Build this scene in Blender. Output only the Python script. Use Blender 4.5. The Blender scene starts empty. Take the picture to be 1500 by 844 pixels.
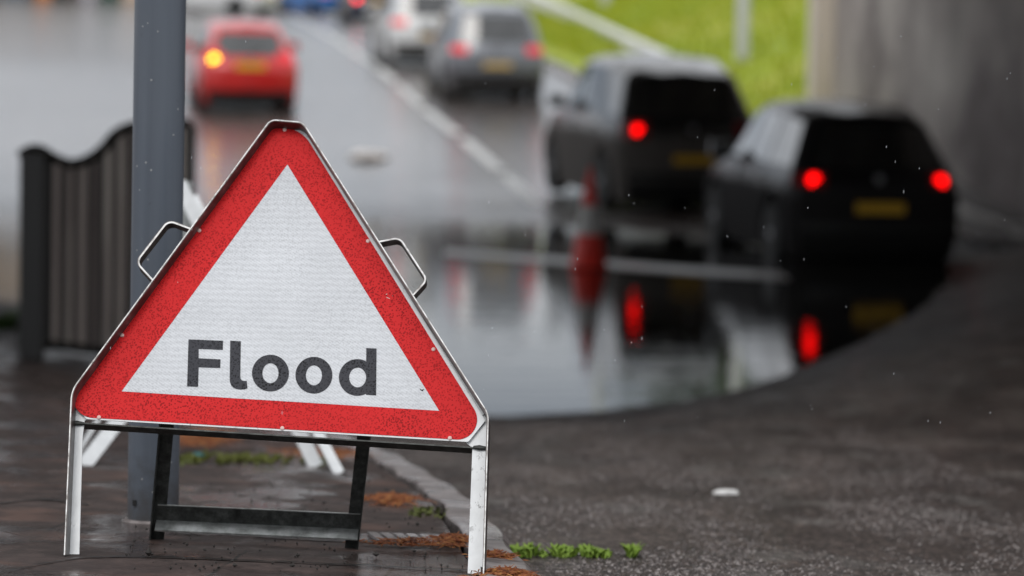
import bpy, bmesh, math, random
from mathutils import Vector, Matrix, Euler, noise
from mathutils.geometry import tessellate_polygon
R = math.radians
rnd = random.Random(7)
sc = bpy.context.scene
C = sc.collection

# ------------------------------------------------------------------ camera
F = 5200.0; PITCH = math.atan((422 - 78) / F); ROLL = R(1.0)
cam_d = bpy.data.cameras.new('camera'); cam = bpy.data.objects.new('camera', cam_d); C.objects.link(cam)
cam_d.sensor_width = 36; cam_d.lens = F / 1500 * 36
CM = Matrix.Translation((0, 0, 1.0)) @ Matrix.Rotation(R(90) - PITCH, 4, 'X') @ Matrix.Rotation(ROLL, 4, 'Z')
cam.matrix_world = CM
cam_d.clip_start = 0.1; cam_d.clip_end = 4000
cam_d.dof.use_dof = True; cam_d.dof.focus_distance = 7.0
cam_d.dof.aperture_fstop = cam_d.lens / 38.0
sc.camera = cam
CAM = Vector((0, 0, 1.0))

def ray(px, py):
    return (CM.to_3x3() @ Vector(((px - 750) / F, -(py - 422) / F, -1))).normalized()

# ------------------------------------------------------------------ terrain
def interp(tab, v):
    if v <= tab[0][0]: return tab[0][1]
    for (a, b), (c, d) in zip(tab, tab[1:]):
        if v <= c:
            return b + (d - b) * (v - a) / (c - a)
    return tab[-1][1]
def pchip(tab, v):
    n = len(tab)
    if v <= tab[0][0]: return tab[0][1]
    if v >= tab[-1][0]: return tab[-1][1]
    for i in range(n - 1):
        if v <= tab[i + 1][0]: break
    def sl(k): return (tab[k + 1][1] - tab[k][1]) / (tab[k + 1][0] - tab[k][0])
    def m(k):
        if k == 0: return sl(0)
        if k == n - 1: return sl(n - 2)
        a, b = sl(k - 1), sl(k)
        return 0 if a * b <= 0 else 2 * a * b / (a + b)
    x0, y0 = tab[i]; x1, y1 = tab[i + 1]; h = x1 - x0; t = (v - x0) / h
    return (2*t**3-3*t*t+1)*y0 + (t**3-2*t*t+t)*h*m(i) + (-2*t**3+3*t*t)*y1 + (t**3-t*t)*h*m(i+1)
PROF = [(-40, 1.4), (0, .33), (5, .09), (6.93, -.014), (8.1, -.07), (10, -.18), (14, -.47), (18, -.82), (21, -1.06), (26, -1.27),
        (32, -1.33), (38, -1.22), (42, -1.06), (50, -.72), (61, -.05), (74, .68), (100, 1.45), (150, 2.55), (250, 5), (400, 9), (900, 22), (2500, 40)]
WATER = -1.06
EDGE = [(30, 6.1), (36, 5.3), (44, 4.3), (47, 3.8), (49, 3.5), (64, 1.55), (80, .2), (150, -5.0), (400, -28)]
BANK0 = 38
def smooth(a, b, v):
    t = min(1, max(0, (v - a) / (b - a))); return t * t * (3 - 2 * t)
def terrain(X, Y):
    z = pchip(PROF, Y) - .06
    near = -.025 * (min(.8, max(-4, X)) + .47)
    far = .05 * max(0, X) + .03 * max(0, -X - 6)
    f = smooth(9, 19, Y)
    bb = interp([(18, .5), (24.6, 1.75), (31, 3.1), (36, 4.2), (40, 5)], Y)
    far += min(.24 * max(0, X - bb), .5) * smooth(15, 21, Y) * (1 - smooth(34, 40, Y))
    z += near * (1 - f) + min(far, 1.2) * f
    z += .12 * min(3.2, max(0, -X - 1.0)) * smooth(11, 17, Y) * (1 - smooth(27, 33, Y))
    if 12 < Y < 60: z += (.022 * noise.noise(Vector((X * .9, Y * .35, 0))) + .010 * noise.noise(Vector((X * 2.7, Y * 1.1, 5)))) * smooth(12, 17, Y) * (1 - smooth(45, 60, Y))
    if Y > BANK0:
        e = interp(EDGE, Y) + .25
        if X > e:
            z += (.10 + min(.25 * (X - e), 4.5) ) * smooth(BANK0, 50, Y)
    return z
def pave(X, Y): return terrain(X, Y) + .06
def hit(px, py, fn=terrain, lo=4, hi=400):
    d = ray(px, py); prev = None
    t = lo
    while t < hi:
        p = CAM + d * t
        if p.z < fn(p.x, p.y):
            a, b = t - max(.02, t * .01), t
            for _ in range(25):
                m = (a + b) / 2; p = CAM + d * m
                if p.z < fn(p.x, p.y): b = m
                else: a = m
            return CAM + d * b
        t += max(.02, t * .01)
    return CAM + d * hi
def at(px, py, Y):
    d = ray(px, py); return CAM + d * (Y / d.y)

# ------------------------------------------------------------------ helpers
def tag(o, label=None, cat=None, group=None, kind=None):
    if label: o['label'] = label
    if cat: o['category'] = cat
    if group: o['group'] = group
    if kind: o['kind'] = kind
    return o
def thing(name, label, cat, loc, rot=(0, 0, 0), group=None):
    o = bpy.data.objects.new(name, None); C.objects.link(o)
    o.location = loc; o.rotation_euler = rot; o.empty_display_size = .2
    tag(o, label, cat, group); return o
class MB:
    def __init__(s): s.v = []; s.f = []
    def add(s, vs, fs):
        n = len(s.v); s.v += [Vector(v) for v in vs]; s.f += [tuple(i + n for i in f) for f in fs]; return s
    def box(s, c, h, rot=None):
        c = Vector(c); vs = []
        for z in (-1, 1):
            for x, y in ((-1, -1), (1, -1), (1, 1), (-1, 1)):
                p = Vector((x * h[0], y * h[1], z * h[2]))
                if rot: p = rot @ p
                vs.append(c + p)
        return s.add(vs, [(3, 2, 1, 0), (4, 5, 6, 7), (0, 1, 5, 4), (1, 2, 6, 5), (2, 3, 7, 6), (3, 0, 4, 7)])
    def bar(s, p0, p1, a, b):      # a, b full side vectors from the corner
        p0, p1, a, b = map(Vector, (p0, p1, a, b))
        vs = [p0, p0 + a, p0 + a + b, p0 + b, p1, p1 + a, p1 + a + b, p1 + b]
        return s.add(vs, [(3, 2, 1, 0), (4, 5, 6, 7), (0, 1, 5, 4), (1, 2, 6, 5), (2, 3, 7, 6), (3, 0, 4, 7)])
    def tube(s, pts, rad, n=12, caps=True):
        pts = [Vector(p) for p in pts]; base = len(s.v)
        rad = rad if isinstance(rad, (list, tuple)) else [rad] * len(pts)
        for i, p in enumerate(pts):
            d = (pts[min(i + 1, len(pts) - 1)] - pts[max(i - 1, 0)]).normalized()
            u = d.cross(Vector((0, 0, 1)) if abs(d.z) < .9 else Vector((1, 0, 0))).normalized(); w = d.cross(u)
            for k in range(n):
                a = 2 * math.pi * k / n
                s.v.append(p + (u * math.cos(a) + w * math.sin(a)) * rad[i])
        for i in range(len(pts) - 1):
            for k in range(n):
                a = base + i * n + k; b = base + i * n + (k + 1) % n
                s.f.append((a, a + n, b + n, b))
        if caps:
            s.f.append(tuple(base + k for k in range(n)))
            s.f.append(tuple(base + (len(pts) - 1) * n + k for k in reversed(range(n))))
        return s
    def grid(s, rows):
        n = len(s.v); w = len(rows[0])
        for r in rows: s.v += [Vector(p) for p in r]
        for i in range(len(rows) - 1):
            for j in range(w - 1):
                a = n + i * w + j; s.f.append((a, a + 1, a + w + 1, a + w))
        return s
    def build(s, name, mat, parent=None, smooth_=False, origin=None, bevel=0):
        org = Vector(origin) if origin is not None else (parent_origin(parent) if parent else Vector((0, 0, 0)))
        me = bpy.data.meshes.new(name)
        me.from_pydata([v - org for v in s.v], [], s.f)
        bm = bmesh.new(); bm.from_mesh(me)
        bmesh.ops.remove_doubles(bm, verts=bm.verts, dist=1e-6)
        bmesh.ops.recalc_face_normals(bm, faces=bm.faces)
        bm.to_mesh(me); bm.free()
        if smooth_:
            me.polygons.foreach_set('use_smooth', [True] * len(me.polygons))
            try: me.set_sharp_from_angle(angle=R(38))
            except Exception: pass
        me.materials.append(mat)
        o = bpy.data.objects.new(name, me); C.objects.link(o)
        if parent: o.parent = parent
        elif origin is not None: o.location = org
        if bevel:
            m = o.modifiers.new('bevel', 'BEVEL'); m.width = bevel; m.segments = 2; m.limit_method = 'ANGLE'
        return o
ORG = {}
def parent_origin(p):
    while p.parent: p = p.parent
    return Vector(ORG.get(p.name, p.location)) if p.type == 'EMPTY' else Vector(p.location)
def struct(o): o['kind'] = 'structure'; return o

# ------------------------------------------------------------------ materials
def mat(name, base=(.5, .5, .5), rough=.5, metal=0, spec=.5, coat=0, emit=None, es=0, coat_rough=.05):
    m = bpy.data.materials.new(name); m.use_nodes = True
    b = m.node_tree.nodes['Principled BSDF']
    b.inputs['Base Color'].default_value = (*base, 1); b.inputs['Roughness'].default_value = rough
    b.inputs['Metallic'].default_value = metal; b.inputs['Specular IOR Level'].default_value = spec
    b.inputs['Coat Weight'].default_value = coat; b.inputs['Coat Roughness'].default_value = coat_rough
    if emit: b.inputs['Emission Color'].default_value = (*emit, 1); b.inputs['Emission Strength'].default_value = es
    return m
class NT:
    def __init__(s, m): s.t = m.node_tree; s.b = s.t.nodes.get('Principled BSDF')
    def n(s, ty, **k):
        x = s.t.nodes.new(ty)
        for a, v in k.items():
            if a.startswith('i_'):
                key = a[2:].replace('_', ' ')
                x.inputs[key if not key.isdigit() else int(key)].default_value = v
            else: setattr(x, a, v)
        return x
    def l(s, a, b): s.t.links.new(a, b)
    def coord(s, scale=(1, 1, 1), kind='Object', rot=(0, 0, 0)):
        c = s.n('ShaderNodeTexCoord'); m = s.n('ShaderNodeMapping'); m.inputs['Scale'].default_value = scale
        m.inputs['Rotation'].default_value = rot
        s.l(c.outputs[kind], m.inputs['Vector']); return m.outputs['Vector']
    def noise(s, vec, scale, detail=4, rough=.55, out='Fac', dist=0):
        x = s.n('ShaderNodeTexNoise'); x.inputs['Scale'].default_value = scale; x.inputs['Detail'].default_value = detail
        x.inputs['Roughness'].default_value = rough; x.inputs['Distortion'].default_value = dist
        s.l(vec, x.inputs['Vector']); return x.outputs[out]
    def vor(s, vec, scale, feature='F1', out='Distance', rand=1):
        x = s.n('ShaderNodeTexVoronoi'); x.feature = feature; x.inputs['Scale'].default_value = scale
        x.inputs['Randomness'].default_value = rand
        s.l(vec, x.inputs['Vector']); return x.outputs[out]
    def ramp(s, fac, stops):
        x = s.n('ShaderNodeValToRGB'); r = x.color_ramp
        while len(r.elements) < len(stops): r.elements.new(.5)
        for e, (p, c) in zip(r.elements, stops):
            e.position = p; e.color = (*c, 1) if isinstance(c, (tuple, list)) else (c, c, c, 1)
        s.l(fac, x.inputs['Fac']); return x.outputs['Color']
    def mix(s, f, a, b, mode='MIX'):
        x = s.n('ShaderNodeMix'); x.data_type = 'RGBA'; x.blend_type = mode
        for i, v in ((0, f), (6, a), (7, b)):
            if hasattr(v, 'links'): s.l(v, x.inputs[i])
            elif i == 0: x.inputs[0].default_value = v
            else: x.inputs[i].default_value = (*v, 1)
        return x.outputs[2]
    def math(s, op, a, b=0, clamp=False):
        x = s.n('ShaderNodeMath'); x.operation = op; x.use_clamp = clamp
        for i, v in ((0, a), (1, b)):
            if hasattr(v, 'links'): s.l(v, x.inputs[i])
            else: x.inputs[i].default_value = v
        return x.outputs[0]
    def bump(s, h, strength=.3, dist=.01, prev=None):
        x = s.n('ShaderNodeBump'); x.inputs['Strength'].default_value = strength; x.inputs['Distance'].default_value = dist
        s.l(h, x.inputs['Height'])
        if prev: s.l(prev, x.inputs['Normal'])
        return x.outputs['Normal']
    def set(s, key, v): s.l(v, s.b.inputs[key])

def asphalt():
    m = mat('wet_asphalt', (.05, .05, .05), .4, spec=.3); t = NT(m); v = t.coord()
    big = t.noise(v, .35, 4); mid = t.noise(t.coord((1, .35, 1)), 2.6, 5); fine = t.vor(v, 95); fine2 = t.noise(v, 210, 3)
    agg = t.vor(v, 130, out='Color')
    col = t.ramp(mid, [(.32, (.025, .018, .0155)), (.5, (.049, .037, .032)), (.68, (.092, .073, .064))])
    stone = t.ramp(agg, [(.15, .35), (.6, .95), (.95, 2.8)])
    col = t.mix(.8, col, stone, 'MULTIPLY')
    pale = t.ramp(t.noise(t.coord((1, .45, 1)), 4.2, 5, .6), [(.55, 0.), (.68, 1.)])
    col = t.mix(t.math('MULTIPLY', pale, .6), col, (.14, .13, .12))
    sp = t.n('ShaderNodeSeparateXYZ'); t.l(v, sp.inputs[0])
    mott = t.ramp(t.noise(t.coord((1, .28, 1)), 9, 5, .7), [(.4, .34), (.55, .62)])
    wy = t.n('ShaderNodeMapRange'); wy.inputs['From Min'].default_value = 37; wy.inputs['From Max'].default_value = 47; t.l(sp.outputs['Y'], wy.inputs['Value'])
    t.set('Coat Weight', t.math('ADD', t.math('MULTIPLY', wy.outputs[0], .95), .05)); t.b.inputs['Coat Roughness'].default_value = .19
    t.set('Roughness', t.mix(.5, t.ramp(t.math('ADD', t.math('MULTIPLY', big, .5), t.math('MULTIPLY', mid, .5)), [(.36, .30), (.5, .48), (.66, .7)]), mott))
    h = t.math('ADD', t.math('MULTIPLY', fine, .7), t.math('MULTIPLY', fine2, .4))
    clump = t.noise(v, 34, 5, .75); h = t.math('ADD', h, t.math('MULTIPLY', clump, 1.6))
    col = t.mix(.85, col, t.ramp(clump, [(.36, .4), (.5, .95), (.62, 2.8)]), 'MULTIPLY')
    t.set('Base Color', col)
    b1 = t.bump(h, .9, .010); t.set('Normal', t.bump(t.noise(v, 3, 3), .3, .01, b1))
    return m
def paving():
    m = mat('wet_paving_slabs', (.06, .05, .045), .3, spec=.35); t = NT(m); v = t.coord(rot=(0, 0, R(3)))
    br = t.n('ShaderNodeTexBrick'); br.inputs['Scale'].default_value = 1; br.inputs['Brick Width'].default_value = .9
    br.inputs['Row Height'].default_value = .6; br.inputs['Mortar Size'].default_value = .004; br.inputs['Mortar Smooth'].default_value = .3
    br.inputs['Color1'].default_value = (.036, .025, .022, 1); br.inputs['Color2'].default_value = (.042, .030, .027, 1)
    br.inputs['Mortar'].default_value = (.012, .011, .01, 1)
    dv = t.n('ShaderNodeVectorMath'); dv.operation = 'ADD'
    nz = t.n('ShaderNodeTexNoise'); nz.inputs['Scale'].default_value = 5; t.l(v, nz.inputs['Vector'])
    sc_ = t.n('ShaderNodeVectorMath'); sc_.operation = 'SCALE'; sc_.inputs['Scale'].default_value = .03; t.l(nz.outputs['Color'], sc_.inputs[0])
    t.l(v, dv.inputs[0]); t.l(sc_.outputs[0], dv.inputs[1]); t.l(dv.outputs[0], br.inputs['Vector'])
    var = t.noise(t.coord((1, .6, 1)), 11, 6, .75)
    col = t.mix(.9, br.outputs['Color'], t.ramp(var, [(.3, .4), (.5, 1.0), (.7, 2.1)]), 'MULTIPLY')
    spk = t.ramp(t.noise(v, 160, 2), [(.55, 1.0), (.7, 2.4)])
    col = t.mix(.6, col, spk, 'MULTIPLY')
    warm = t.ramp(t.noise(v, 3.1, 4), [(.56, 0.), (.68, 1.)])
    col = t.mix(t.math('MULTIPLY', warm, .5), col, (.15, .085, .065))
    t.set('Base Color', col)
    wet = t.noise(t.coord((1, .5, 1)), 3.3, 5, .6)
    t.set('Roughness', t.ramp(wet, [(.38, .04), (.46, .25), (.56, .65)]))
    cr = t.ramp(t.vor(dv.outputs[0], 1.7, 'DISTANCE_TO_EDGE'), [(0, 0.), (.012, 1.)])
    b0 = t.bump(t.noise(v, 120, 4, .7), .22, .004)
    b1 = t.bump(t.noise(t.coord((1, 2.2, 1)), 14, 5, .6), .45, .012, b0)
    b2 = t.bump(br.outputs['Fac'], -.8, .01, b1)
    t.set('Normal', t.bump(cr, .35, .006, b2))
    return m
def drops(t, v, scale, thr, soft=.04):
    return t.ramp(t.vor(v, scale), [(thr, 1.), (thr + soft, 0.)])
def film(name, base, dark, amount=1.0, rough=.5, pattern=False):
    m = mat(name, base, rough, spec=.12); t = NT(m); v = t.coord()
    a = drops(t, v, 220, .30, .08); b = drops(t, t.coord((1, 1, 1.0), rot=(.4, .2, .1)), 120, .22, .05)
    a = t.math('MAXIMUM', a, b)
    a = t.math('MULTIPLY', a, t.ramp(t.noise(v, 9, 3), [(.35, .5), (.6, 1.0)]))
    col = t.mix(t.math('MULTIPLY', a, amount), base, dark)
    var = t.ramp(t.noise(t.coord((1, 1, 1)), 5, 6, .6), [(.3, .88), (.7, 1.06)])
    col = t.mix(.8, col, var, 'MULTIPLY')
    if pattern:
        w = t.n('ShaderNodeTexWave'); w.wave_type = 'BANDS'; w.bands_direction = 'DIAGONAL'; w.inputs['Scale'].default_value = 75; t.l(v, w.inputs['Vector'])
        ww = t.n('ShaderNodeTexWave'); ww.wave_type = 'BANDS'; ww.bands_direction = 'Z'; ww.inputs['Scale'].default_value = 26; ww.inputs['Distortion'].default_value = 3
        ww.inputs['Detail'].default_value = 3; t.l(v, ww.inputs['Vector'])
        col = t.mix(.11, col, w.outputs['Color'], 'MULTIPLY'); col = t.mix(.09, col, ww.outputs['Color'], 'MULTIPLY')
    t.set('Base Color', col)
    t.set('Normal', t.bump(a, .35, .003))
    return m
def painted_steel():
    m = mat('white_painted_steel', (.72, .74, .75), .35); t = NT(m); v = t.coord()
    ch = t.ramp(t.noise(t.coord((1, 1, .6)), 60, 6, .75), [(.57, 0.), (.63, 1.)])
    z = t.ramp(t.noise(v, 11, 4), [(.45, 0.), (.7, 1.)])
    col = t.mix(t.math('MULTIPLY', ch, z), (.74, .76, .77), (.10, .10, .10))
    col = t.mix(.5, col, t.ramp(t.noise(v, 22, 5), [(.3, .72), (.65, 1.05)]), 'MULTIPLY')
    t.set('Base Color', col); t.set('Normal', t.bump(t.noise(v, 180, 2), .2, .002)); return m
def galv():
    m = mat('galvanised_steel', (.42, .44, .43), .38, metal=.85); t = NT(m); v = t.coord()
    t.set('Base Color', t.ramp(t.noise(v, 30, 6, .7), [(.3, (.20, .21, .20)), (.5, (.42, .44, .43)), (.75, (.66, .68, .68))]))
    t.set('Roughness', t.ramp(t.noise(v, 18, 4), [(.3, .3), (.7, .55)])); return m
def dirty_steel():
    m = mat('grimy_grey_steel', (.12, .125, .12), .5, metal=.4); t = NT(m); v = t.coord()
    t.set('Base Color', t.ramp(t.noise(v, 45, 6, .75), [(.33, (.012, .013, .012)), (.5, (.040, .043, .040)), (.72, (.10, .105, .10))])); return m
def pole_paint():
    m = mat('grey_pole_paint', (.085, .105, .13), .42, coat=.15); t = NT(m); v = t.coord()
    st = t.noise(t.coord((14, 14, .25)), 1.6, 4)
    col = t.ramp(st, [(.3, (.075, .09, .115)), (.7, (.11, .13, .16))])
    sp = t.ramp(t.vor(v, 34), [(.055, 1.), (.075, 0.)])
    col = t.mix(t.math('MULTIPLY', sp, .75), col, (.5, .5, .48))
    gr = t.ramp(t.noise(v, 50, 5, .7), [(.62, 0.), (.75, 1.)])
    col = t.mix(t.math('MULTIPLY', gr, .35), col, (.03, .03, .03))
    sp_ = t.n('ShaderNodeSeparateXYZ'); t.l(v, sp_.inputs[0])
    low = t.ramp(t.math('ADD', sp_.outputs['Z'], t.math('MULTIPLY', t.noise(v, 22, 5, .7), .35)), [(.16, 1.), (.34, 0.)])
    col = t.mix(t.math('MULTIPLY', low, .75), col, (.035, .028, .022))
    t.set('Base Color', col); t.set('Normal', t.bump(t.noise(v, 90, 3), .08, .002)); return m
def concrete():
    m = mat('stained_concrete', (.25, .24, .22), .75); t = NT(m)
    a = t.noise(t.coord((.5, .25, .32)), 1.1, 5, .6); b = t.noise(t.coord((1, .5, .35)), 1.6, 4)
    c1 = t.ramp(a, [(.36, (.22, .185, .18)), (.48, (.46, .41, .385)), (.62, (.66, .61, .56))])
    col = t.mix(.6, c1, t.ramp(b, [(.3, .6), (.7, 1.25)]), 'MULTIPLY')
    t.set('Base Color', col); t.set('Normal', t.bump(t.noise(t.coord(), 12, 4), .25, .01)); return m
def grassmat():
    m = mat('verge_grass', (.10, .14, .02), .7, spec=.25); t = NT(m); v = t.coord()
    col = t.ramp(t.noise(v, .45, 5, .6), [(.3, (.19, .28, .012)), (.5, (.31, .37, .014)), (.66, (.48, .43, .12))])
    col = t.mix(.5, col, t.ramp(t.noise(v, 9, 4), [(.3, .6), (.7, 1.3)]), 'MULTIPLY')
    t.set('Base Color', col); return m
def leafmat(name, a, b):
    m = mat(name, a, .6, spec=.3); t = NT(m)
    o = t.noise(t.coord(), 1.3, 3); t.set('Base Color', t.ramp(o, [(.35, a), (.65, b)])); return m
def brickwall(name, a, b):
    m = mat(name, a, .8); t = NT(m); t.set('Base Color', t.ramp(t.noise(t.coord(), .8, 4), [(.3, a), (.7, b)])); return m
def paint(name, c, rough=.3, metal=.0, dirt_haze=(.35, .6, .4), cw_=.8):
    m = mat(name, c, rough, metal=metal, coat=1.0, coat_rough=.06); t = NT(m); v = t.coord()
    t.set('Base Color', t.mix(.6, c, t.ramp(t.noise(v, 3, 5, .7), [(.3, .75), (.7, 1.1)]), 'MULTIPLY'))
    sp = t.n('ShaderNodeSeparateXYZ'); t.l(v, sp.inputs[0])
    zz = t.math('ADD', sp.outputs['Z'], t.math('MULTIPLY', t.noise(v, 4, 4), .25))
    clean = t.ramp(t.math('MULTIPLY', zz, .5), [(dirt_haze[0] * .5, 0.), (dirt_haze[1] * .5, 1.)])
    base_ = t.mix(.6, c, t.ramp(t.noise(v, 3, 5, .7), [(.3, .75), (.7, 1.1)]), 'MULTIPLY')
    t.set('Base Color', t.mix(t.math('MULTIPLY', t.math('SUBTRACT', 1, clean), dirt_haze[2]), base_, (.15, .135, .125)))  # spray dirt, plus dim low reflections and spray haze put into the colour
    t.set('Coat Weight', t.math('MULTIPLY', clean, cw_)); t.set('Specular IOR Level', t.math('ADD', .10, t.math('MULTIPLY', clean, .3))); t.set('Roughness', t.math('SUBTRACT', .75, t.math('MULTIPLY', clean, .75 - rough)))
    t.set('Coat Roughness', t.ramp(t.noise(v, 40, 3), [(.3, .04), (.7, .2)])); return m

M = dict(
    asphalt=asphalt(), paving=paving(), steel=painted_steel(), galv=galv(), dirty=dirty_steel(), pole=pole_paint(),
    concrete=concrete(), grass=grassmat(),
    red=film('red_reflective_film', (.65, .019, .021), (.30, .007, .009), 1.0, pattern=False),
    white=film('white_reflective_film', (.74, .76, .79), (.40, .41, .42), .3, pattern=True),
    black=film('dark_lettering_film', (.052, .053, .062), (.005, .005, .006), 1.0),
    shade_steel=mat('shaded_weathered_steel', (.055, .05, .05), .35, metal=.3), bright=mat('lit_edge_steel', (.55, .56, .56), .4, metal=.3),  # two tones of frame steel: shaded inner faces and lit edges, painted in
    rivet=mat('rivet_paint', (.72, .50, .46), .4), dark=mat('black_rubber', (.012, .012, .012), .6),
    glass=mat('car_glass', (.008, .010, .011), .04, spec=.8, coat=1), plastic=mat('black_plastic', (.02, .02, .02), .45),
    tyre=mat('tyre_rubber', (.015, .015, .015), .7), rim=mat('alloy_rim', (.35, .36, .37), .3, metal=.8),
    rlit=mat('brake_light_lit', (.5, .01, .01), .3, emit=(1, .002, .002), es=3.6),
    rlit2=mat('brake_light_far', (.5, .01, .01), .3, emit=(1, .03, .03), es=7),
    rdim=mat('tail_light_lens', (.5, .012, .02), .2, emit=(1, .02, .04), es=.4),
    amber=mat('indicator_lit', (.6, .25, .01), .3, emit=(1, .55, .01), es=7),
    plate=mat('yellow_number_plate', (.80, .46, .03), .4), plate2=mat('faded_yellow_number_plate', (.60, .42, .16), .4),
    head=mat('headlamp_lens', (.6, .62, .64), .1), white_line=None,
)
def linemat():
    m = mat('worn_white_road_paint', (.6, .6, .58), .35); t = NT(m)
    t.set('Base Color', t.ramp(t.noise(t.coord(), 2.2, 5, .7), [(.3, (.22, .22, .22)), (.5, (.66, .66, .64))])); return m
M['line'] = linemat()
def kerbmat():
    m = mat('wet_kerb_stone', (.2, .19, .18), .35); t = NT(m); v = t.coord()
    t.set('Base Color', t.ramp(t.noise(v, 9, 6, .7), [(.34, (.07, .058, .054)), (.5, (.20, .175, .17)), (.66, (.36, .32, .31))]))
    t.set('Roughness', t.ramp(t.noise(v, 3, 4), [(.35, .15), (.65, .45)]))
    t.set('Normal', t.bump(t.noise(v, 70, 4), .3, .004)); return m
M['kerb'] = kerbmat()
def watermat():
    m = mat('flood_water', (.018, .017, .014), .015, spec=.5); t = NT(m)
    m.node_tree.nodes['Principled BSDF'].inputs['IOR'].default_value = 1.33
    v = t.coord((1, 1, 1))
    h = t.math('ADD', t.noise(t.coord((.6, 1.6, 1)), 2.2, 3), t.math('MULTIPLY', t.noise(v, 14, 2), .08))
    t.set('Normal', t.bump(h, .24, .012)); return m
M['water'] = watermat()
tt = NT(M['bright']); tt.set('Base Color', tt.ramp(tt.noise(tt.coord(), 38, 6, .7), [(.34, (.16, .15, .14)), (.5, (.50, .50, .50)), (.7, (.70, .71, .71))]))
tt = NT(M['shade_steel']); tt.set('Base Color', tt.ramp(tt.noise(tt.coord(), 28, 6, .7), [(.34, (.03, .02, .018)), (.55, (.075, .065, .062)), (.72, (.18, .17, .17))]))

# ------------------------------------------------------------------ world
w = bpy.data.worlds.new('World'); sc.world = w; w.use_nodes = True
nt = w.node_tree; bg = nt.nodes['Background']; bg.inputs['Strength'].default_value = .1
sky = nt.nodes.new('ShaderNodeTexSky'); sky.sky_type = 'NISHITA'; sky.sun_disc = False
SUN_EL, SUN_AZ = R(50), R(200)
sky.sun_elevation = SUN_EL; sky.sun_rotation = SUN_AZ
class WT(NT):
    def __init__(s, w): s.t = w.node_tree; s.b = None
t = WT(w)
tc = nt.nodes.new('ShaderNodeTexCoord'); sep = nt.nodes.new('ShaderNodeSeparateXYZ'); nt.links.new(tc.outputs['Generated'], sep.inputs[0])
mp_ = nt.nodes.new('ShaderNodeMapping'); mp_.inputs['Scale'].default_value = (1, 1, 3); nt.links.new(tc.outputs['Generated'], mp_.inputs[0])
cl = t.noise(mp_.outputs[0], 2.6, 6, .6)
zz = t.math('ADD', sep.outputs['Z'], t.math('MULTIPLY', t.math('SUBTRACT', cl, .5), .12))
grad = t.ramp(zz, [(0, (12.5, 12.5, 12.6)), (.035, (10.5, 10.6, 10.8)), (.07, (6.3, 6.6, 7.1)), (.105, (3.1, 3.5, 4.2)), (.15, (8.0, 8.3, 8.8)), (.3, (10.5, 10.7, 11)), (1, (12.5, 12.6, 12.8))])
grad = t.mix(.7, grad, t.ramp(cl, [(.3, .75), (.7, 1.2)]), 'MULTIPLY')
nt.links.new(t.mix(.88, sky.outputs[0], grad), bg.inputs['Color'])
sd = bpy.data.lights.new('sun', 'SUN'); sd.energy = .9; sd.angle = R(25); sd.color = (1, .97, .93)
so = bpy.data.objects.new('sun', sd); C.objects.link(so)
sv = Vector((math.sin(SUN_AZ) * math.cos(SUN_EL), math.cos(SUN_AZ) * math.cos(SUN_EL), math.sin(SUN_EL)))
so.rotation_euler = sv.to_track_quat('Z', 'Y').to_euler(); so.location = sv * 60
sc.view_settings.view_transform = 'Standard'; sc.view_settings.look = 'None'; sc.view_settings.exposure = 0; sc.view_settings.gamma = 1
sc.render.engine = 'CYCLES'; sc.render.resolution_x = 1024; sc.render.resolution_y = 576
sc.cycles.max_bounces = 8

# ------------------------------------------------------------------ ground
def axis(segs):
    out = []
    for a, b, st in segs:
        n = max(1, round((b - a) / st)); out += [a + (b - a) * i / n for i in range(n)]
    return out + [segs[-1][1]]
xs = axis([(-400, -60, 34), (-60, -12, 4), (-12, -3, .5), (-3, 8, .25), (8, 20, 1), (20, 60, 4), (60, 400, 34)])
ys = axis([(-30, 3, 3), (3, 12, .2), (12, 50, .5), (50, 110, 1.5), (110, 400, 10), (400, 2500, 150)])
mb = MB(); mb.grid([[(x, y, terrain(x, y)) for x in xs] for y in ys])
struct(mb.build('road', M['asphalt'], smooth_=True))
# water
mb = MB(); mb.grid([[(x, y, WATER) for x in axis([(-14, 7, 1)])] for y in axis([(18, 48, 1)])])
struct(mb.build('water', M['water']))
# pavement and kerb
KERB = [(-6, .12), (3, .02), (6.0, -.03), (6.9, -.06), (8.7, -.19), (10.8, -.46), (12.5, -.74), (14.5, -1.0), (17, -1.12), (19.5, -1.45), (22, -2.2), (24.5, -3.3), (26.3, -5.5), (27, -9)]
def kx(Y): return interp(KERB, Y)
py = axis([(-6, 4, 1), (4, 12, .15), (12, 26.9, .3)])
rows = []
for y in py:
    k = kx(y)
    rows.append([(-30 + (k + 30) * (u ** .35), y, pave(-30 + (k + 30) * (u ** .35), y)) for u in [i / 40 for i in range(41)]])
mb = MB().grid(rows); struct(mb.build('pavement', M['paving'], smooth_=True))
rows = []
for y in py:
    k = kx(y) + .015 + .008 * math.sin(y * 9); wd = .105
    rows.append([(k + .001, y, pave(k, y) - .02), (k + .003, y, pave(k, y) + .006), (k + .012, y, pave(k, y) + .010), (k + wd - .015, y, pave(k + wd, y) + .008), (k + wd, y, pave(k + wd, y) - .006), (k + wd + .012, y, terrain(k + wd, y) - .02)])
struct(MB().grid(rows).build('kerb', M['kerb'], smooth_=True))
# right kerb
yy = axis([(12, 80, .8)]) + axis([(84, 160, 4)])
rows = []
for y in yy:
    e = interp(EDGE, y)
    rows.append([(e, y, terrain(e, y) - .02), (e + .01, y, terrain(e, y) + .11), (e + .24, y, terrain(e, y) + .12), (e + .26, y, terrain(e, y) - .05)])
struct(MB().grid(rows).build('kerb', M['kerb']))
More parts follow.
